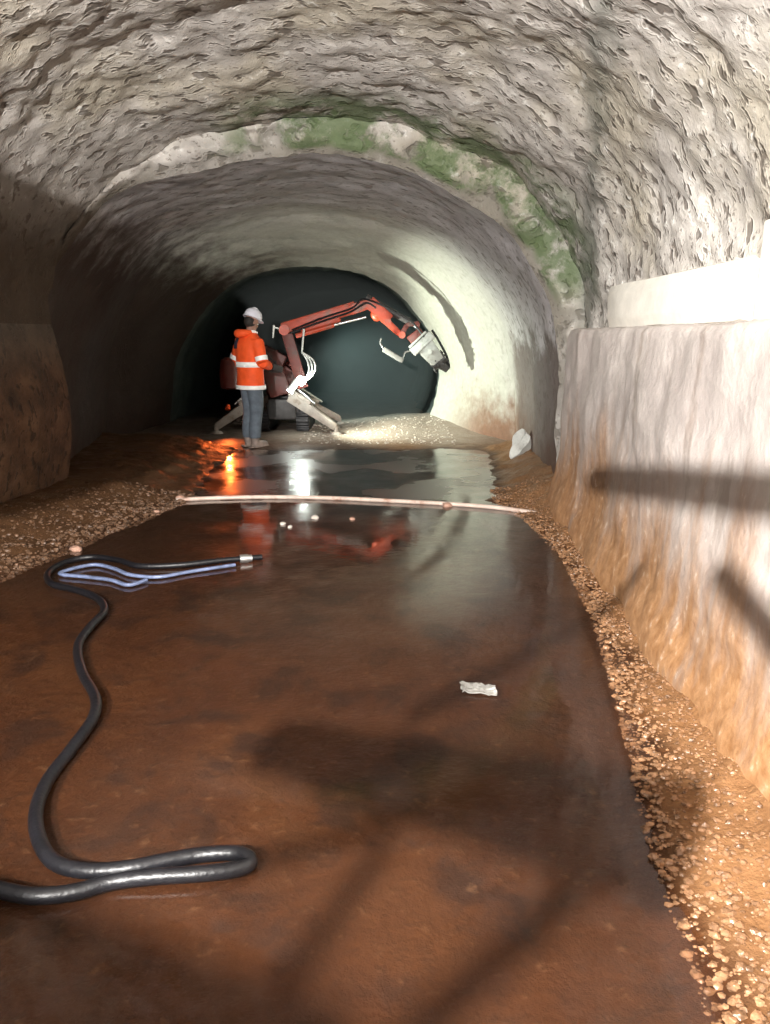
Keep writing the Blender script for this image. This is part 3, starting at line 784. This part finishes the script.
# body panels visible by the person
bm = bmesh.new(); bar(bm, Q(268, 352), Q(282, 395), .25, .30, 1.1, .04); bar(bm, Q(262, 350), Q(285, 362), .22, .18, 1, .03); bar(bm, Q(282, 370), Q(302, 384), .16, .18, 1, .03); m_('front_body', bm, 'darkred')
bm = bmesh.new(); a, b = Q(301, 376, -.28), Q(290, 391, -.30)
tube(bm, [a, a.lerp(b, .25), a.lerp(b, .26), b], [.03, .035, .05, .055], 18); hs = m_('work_lamp', bm, 'white_paint')
bm = bmesh.new(); d = (b-a).normalized(); tube(bm, [b+d*.002, b+d*.015], .048, 18); m_('lamp_lens', bm, 'lamp', hs)
bm = bmesh.new(); ellipsoid(bm, Q(301, 381, -.30), (.075, .05, .07)); 
m_('lamp_bulb', bm, 'lamp', hs)
# orange barrier / bag behind the person
bm = bmesh.new(); c = P(229, 373, 10.9); 
rings_loft(bm, [[c+Vector((a*math.cos(t), b*math.sin(t), z)) for t in [2*PI*k/18 for k in range(18)]] for z, a, b in [(-.22, .10, .08), (-.2, .13, .11), (0, .14, .12), (.18, .11, .09), (.22, .05, .04)]])
m_('side_cover', bm, 'redbrown')

# ------------------------------------------------------------------ lights
def spot(name, loc, tgt, e, col, ang, blend, rad):
    l = bpy.data.lights.new(name, 'SPOT'); l.energy = e; l.color = col; l.spot_size = math.radians(ang); l.spot_blend = blend; l.shadow_soft_size = rad
    o = bpy.data.objects.new(name, l); C.objects.link(o); o.location = loc
    o.rotation_euler = (Vector(tgt)-Vector(loc)).to_track_quat('-Z', 'Y').to_euler(); return o
def point(name, loc, e, col, rad):
    l = bpy.data.lights.new(name, 'POINT'); l.energy = e; l.color = col; l.shadow_soft_size = rad
    o = bpy.data.objects.new(name, l); C.objects.link(o); o.location = loc; return o
LK = Vector((-1.25, -1.1, 2.25))
spot('key_lamp', LK, (1.3, 4.8, 2.1), 3300, (1.0, .965, .92), 128, .8, .009)
point('fill_lamp', (.4, -2.5, 1.9), 5, (1.0, .93, .85), .5)
spot('ledge_lamp', (.3, 1.2, 2.0), (1.7, 4.9, 1.7), 700, (1.0, .97, .9), 22, 1.0, .05)
ml = Q(299, 386, -.42)
spot('work_lamp_beam', ml, Q(450, 385, -.3), 520, (.93, 1.0, .84), 120, .8, .05)
point('work_lamp_spill', ml+Vector((0, -.08, 0)), 6, (.88, 1.0, .92), .06)
spot('tool_lamp', Q(405, 345, -.5), Q(450, 350, .5), 14, (.86, 1.0, .88), 110, 1, .1)

wl = f1.lerp(P(258, 398, 11.35), .3)+Vector((0, -.04, .13))
bm = bmesh.new(); tube(bm, [wl, wl+Vector((0, .03, .06))], [.04, .03], 14); m_('added_glow_lamp', bm, 'hivis')  # invented lamp, added to give the orange glow on the floor
spot('added_glow', wl+Vector((0, -.05, -.02)), G(238, 474), 40, (1.0, .16, .03), 70, .9, .03)
spot('heading_fill', Q(335, 335, .9), P(430, 450, 15), 110, (.75, 1.0, .95), 125, 1, .1)  # added light without a fixture, brightens the haze in the heading

# floodlight body behind the camera; bars added to it throw the shadows over floor and wall
fd = thing('floodlight', 'tripod floodlight with added shadow-casting bars and plates, unseen behind the camera by the left wall', 'floodlight', (LK.x, LK.y-.1, floor_h(LK.x, LK.y)))
bm = bmesh.new(); tube(bm, [(LK.x, LK.y-.18, .5), (LK.x, LK.y-.18, 2.0)], .02, 12); 
finish('stand_pole', bm, M['steel'], fd)
for k in range(3):
    a = 2*PI*k/3+.5; x, y = LK.x+.35*math.cos(a), LK.y-.18+.35*math.sin(a)
    bm = bmesh.new(); tube(bm, [(LK.x, LK.y-.18, .7), (x, y, floor_h(x, y)+.01)], .015, 10); finish('stand_leg', bm, M['steel'], fd)
bm = bmesh.new(); box(bm, (LK.x, LK.y-.16, LK.z), (.3, .08, .24), None, .02); finish('lamp_housing', bm, M['grime'], fd)
def shadow_bar(A_, B_, t, r, ext=0.0):
    a = LK.lerp(A_, t); b = LK.lerp(B_, t); d = (b-a)
    bm = bmesh.new(); tube(bm, [a-d*ext, b+d*ext], r if not isinstance(r, tuple) else list(r), 10)
    return finish('added_shadow_bar', bm, M['grime'], fd)
shadow_bar(G(262, 742), G(690, 842), .16, (.016, .031))
w1 = Vector((1.36, 4.5, .60)); w2 = Vector((1.22, 2.3, .97))
shadow_bar(w1, w2, .16, .014, .2)
shadow_bar(Vector((1.24, 2.62, .58)), Vector((1.20, 2.0, .50)), .16, .010, .1)
shadow_bar(G(405, 1040), G(580, 880), .14, .008, .1)
shadow_bar(G(300, 960), G(370, 860), .14, .005, .1)
shadow_bar(G(250, 862), G(430, 812), .14, .004, .1)
shadow_bar(G(440, 700), G(650, 585), .14, .005, .1)
# added unseen plate below the lamp keeping the near left corner dark
a, b = LK.lerp(G(-60, 865), .14), LK.lerp(G(340, 1015), .14); dn = LK.lerp(Vector((-.9, .3, 0)), .14)
bm = bmesh.new(); vs = [bm.verts.new(p) for p in (a, b, b+(dn-a)*1.2, a+(dn-a)*1.2)]; bm.faces.new(vs)
o = finish('shade_plate', bm, M['grime'], fd, smooth=False); so = o.modifiers.new('s', 'SOLIDIFY'); so.thickness = .004

# unseen plate added to keep the left wall dark
poly = [(-3.0, 2.0, 2.55), (-2.75, 6.3, 2.6), (-2.3, 8.6, 2.35), (-2.2, 11.5, 2.0), (-2.0, 11.8, .25), (-2.3, 6.5, .25), (-2.9, 4.2, .3), (-3.0, 2.0, .2)]
bm = bmesh.new(); vs = [bm.verts.new(LK.lerp(Vector(p), .13)) for p in poly]; bm.faces.new(vs); bmesh.ops.triangulate(bm, faces=bm.faces[:])
o = finish('shade_plate', bm, M['grime'], fd, smooth=False)

# thin dust haze filling the dark heading
m, nt = new_mat('haze_mat'); g = N(nt); v = g.n('ShaderNodeVolumePrincipled'); v.inputs['Color'].default_value = (.78, .9, .88, 1)
v.inputs['Density'].default_value = .20; v.inputs['Anisotropy'].default_value = .1
o_ = g.n('ShaderNodeOutputMaterial'); g.l(v.outputs[0], o_.inputs['Volume'])
bm = bmesh.new(); idx = [int(k*(NL-1)/47) for k in range(48)]
rings_loft(bm, [[Vector((ctr.x+(D[i].x-ctr.x)*.97-.02*(y-12.6), y, ctr.z+(D[i].z-ctr.z)*.95+.06)) for i in idx] for y in (12.75, 15, 18, 20.9)])
bmesh.ops.recalc_face_normals(bm, faces=bm.faces)
o = finish('dust_haze', bm, m, smooth=False); tag(o, 'grey-green dust haze drifting in the dark tunnel mouth', 'haze', kind='stuff')

w = bpy.data.worlds.new('world'); bpy.context.scene.world = w; w.use_nodes = True
w.node_tree.nodes['Background'].inputs[0].default_value = (.6, .65, .75, 1); w.node_tree.nodes['Background'].inputs[1].default_value = .02
sc = bpy.context.scene
sc.view_settings.view_transform = 'Standard'; sc.view_settings.exposure = 0.0
sc.cycles.use_denoising = True
sc.cycles.volume_bounces = 0; sc.cycles.max_bounces = 6; sc.cycles.transparent_max_bounces = 8
sc.cycles.volume_step_rate = 3.0
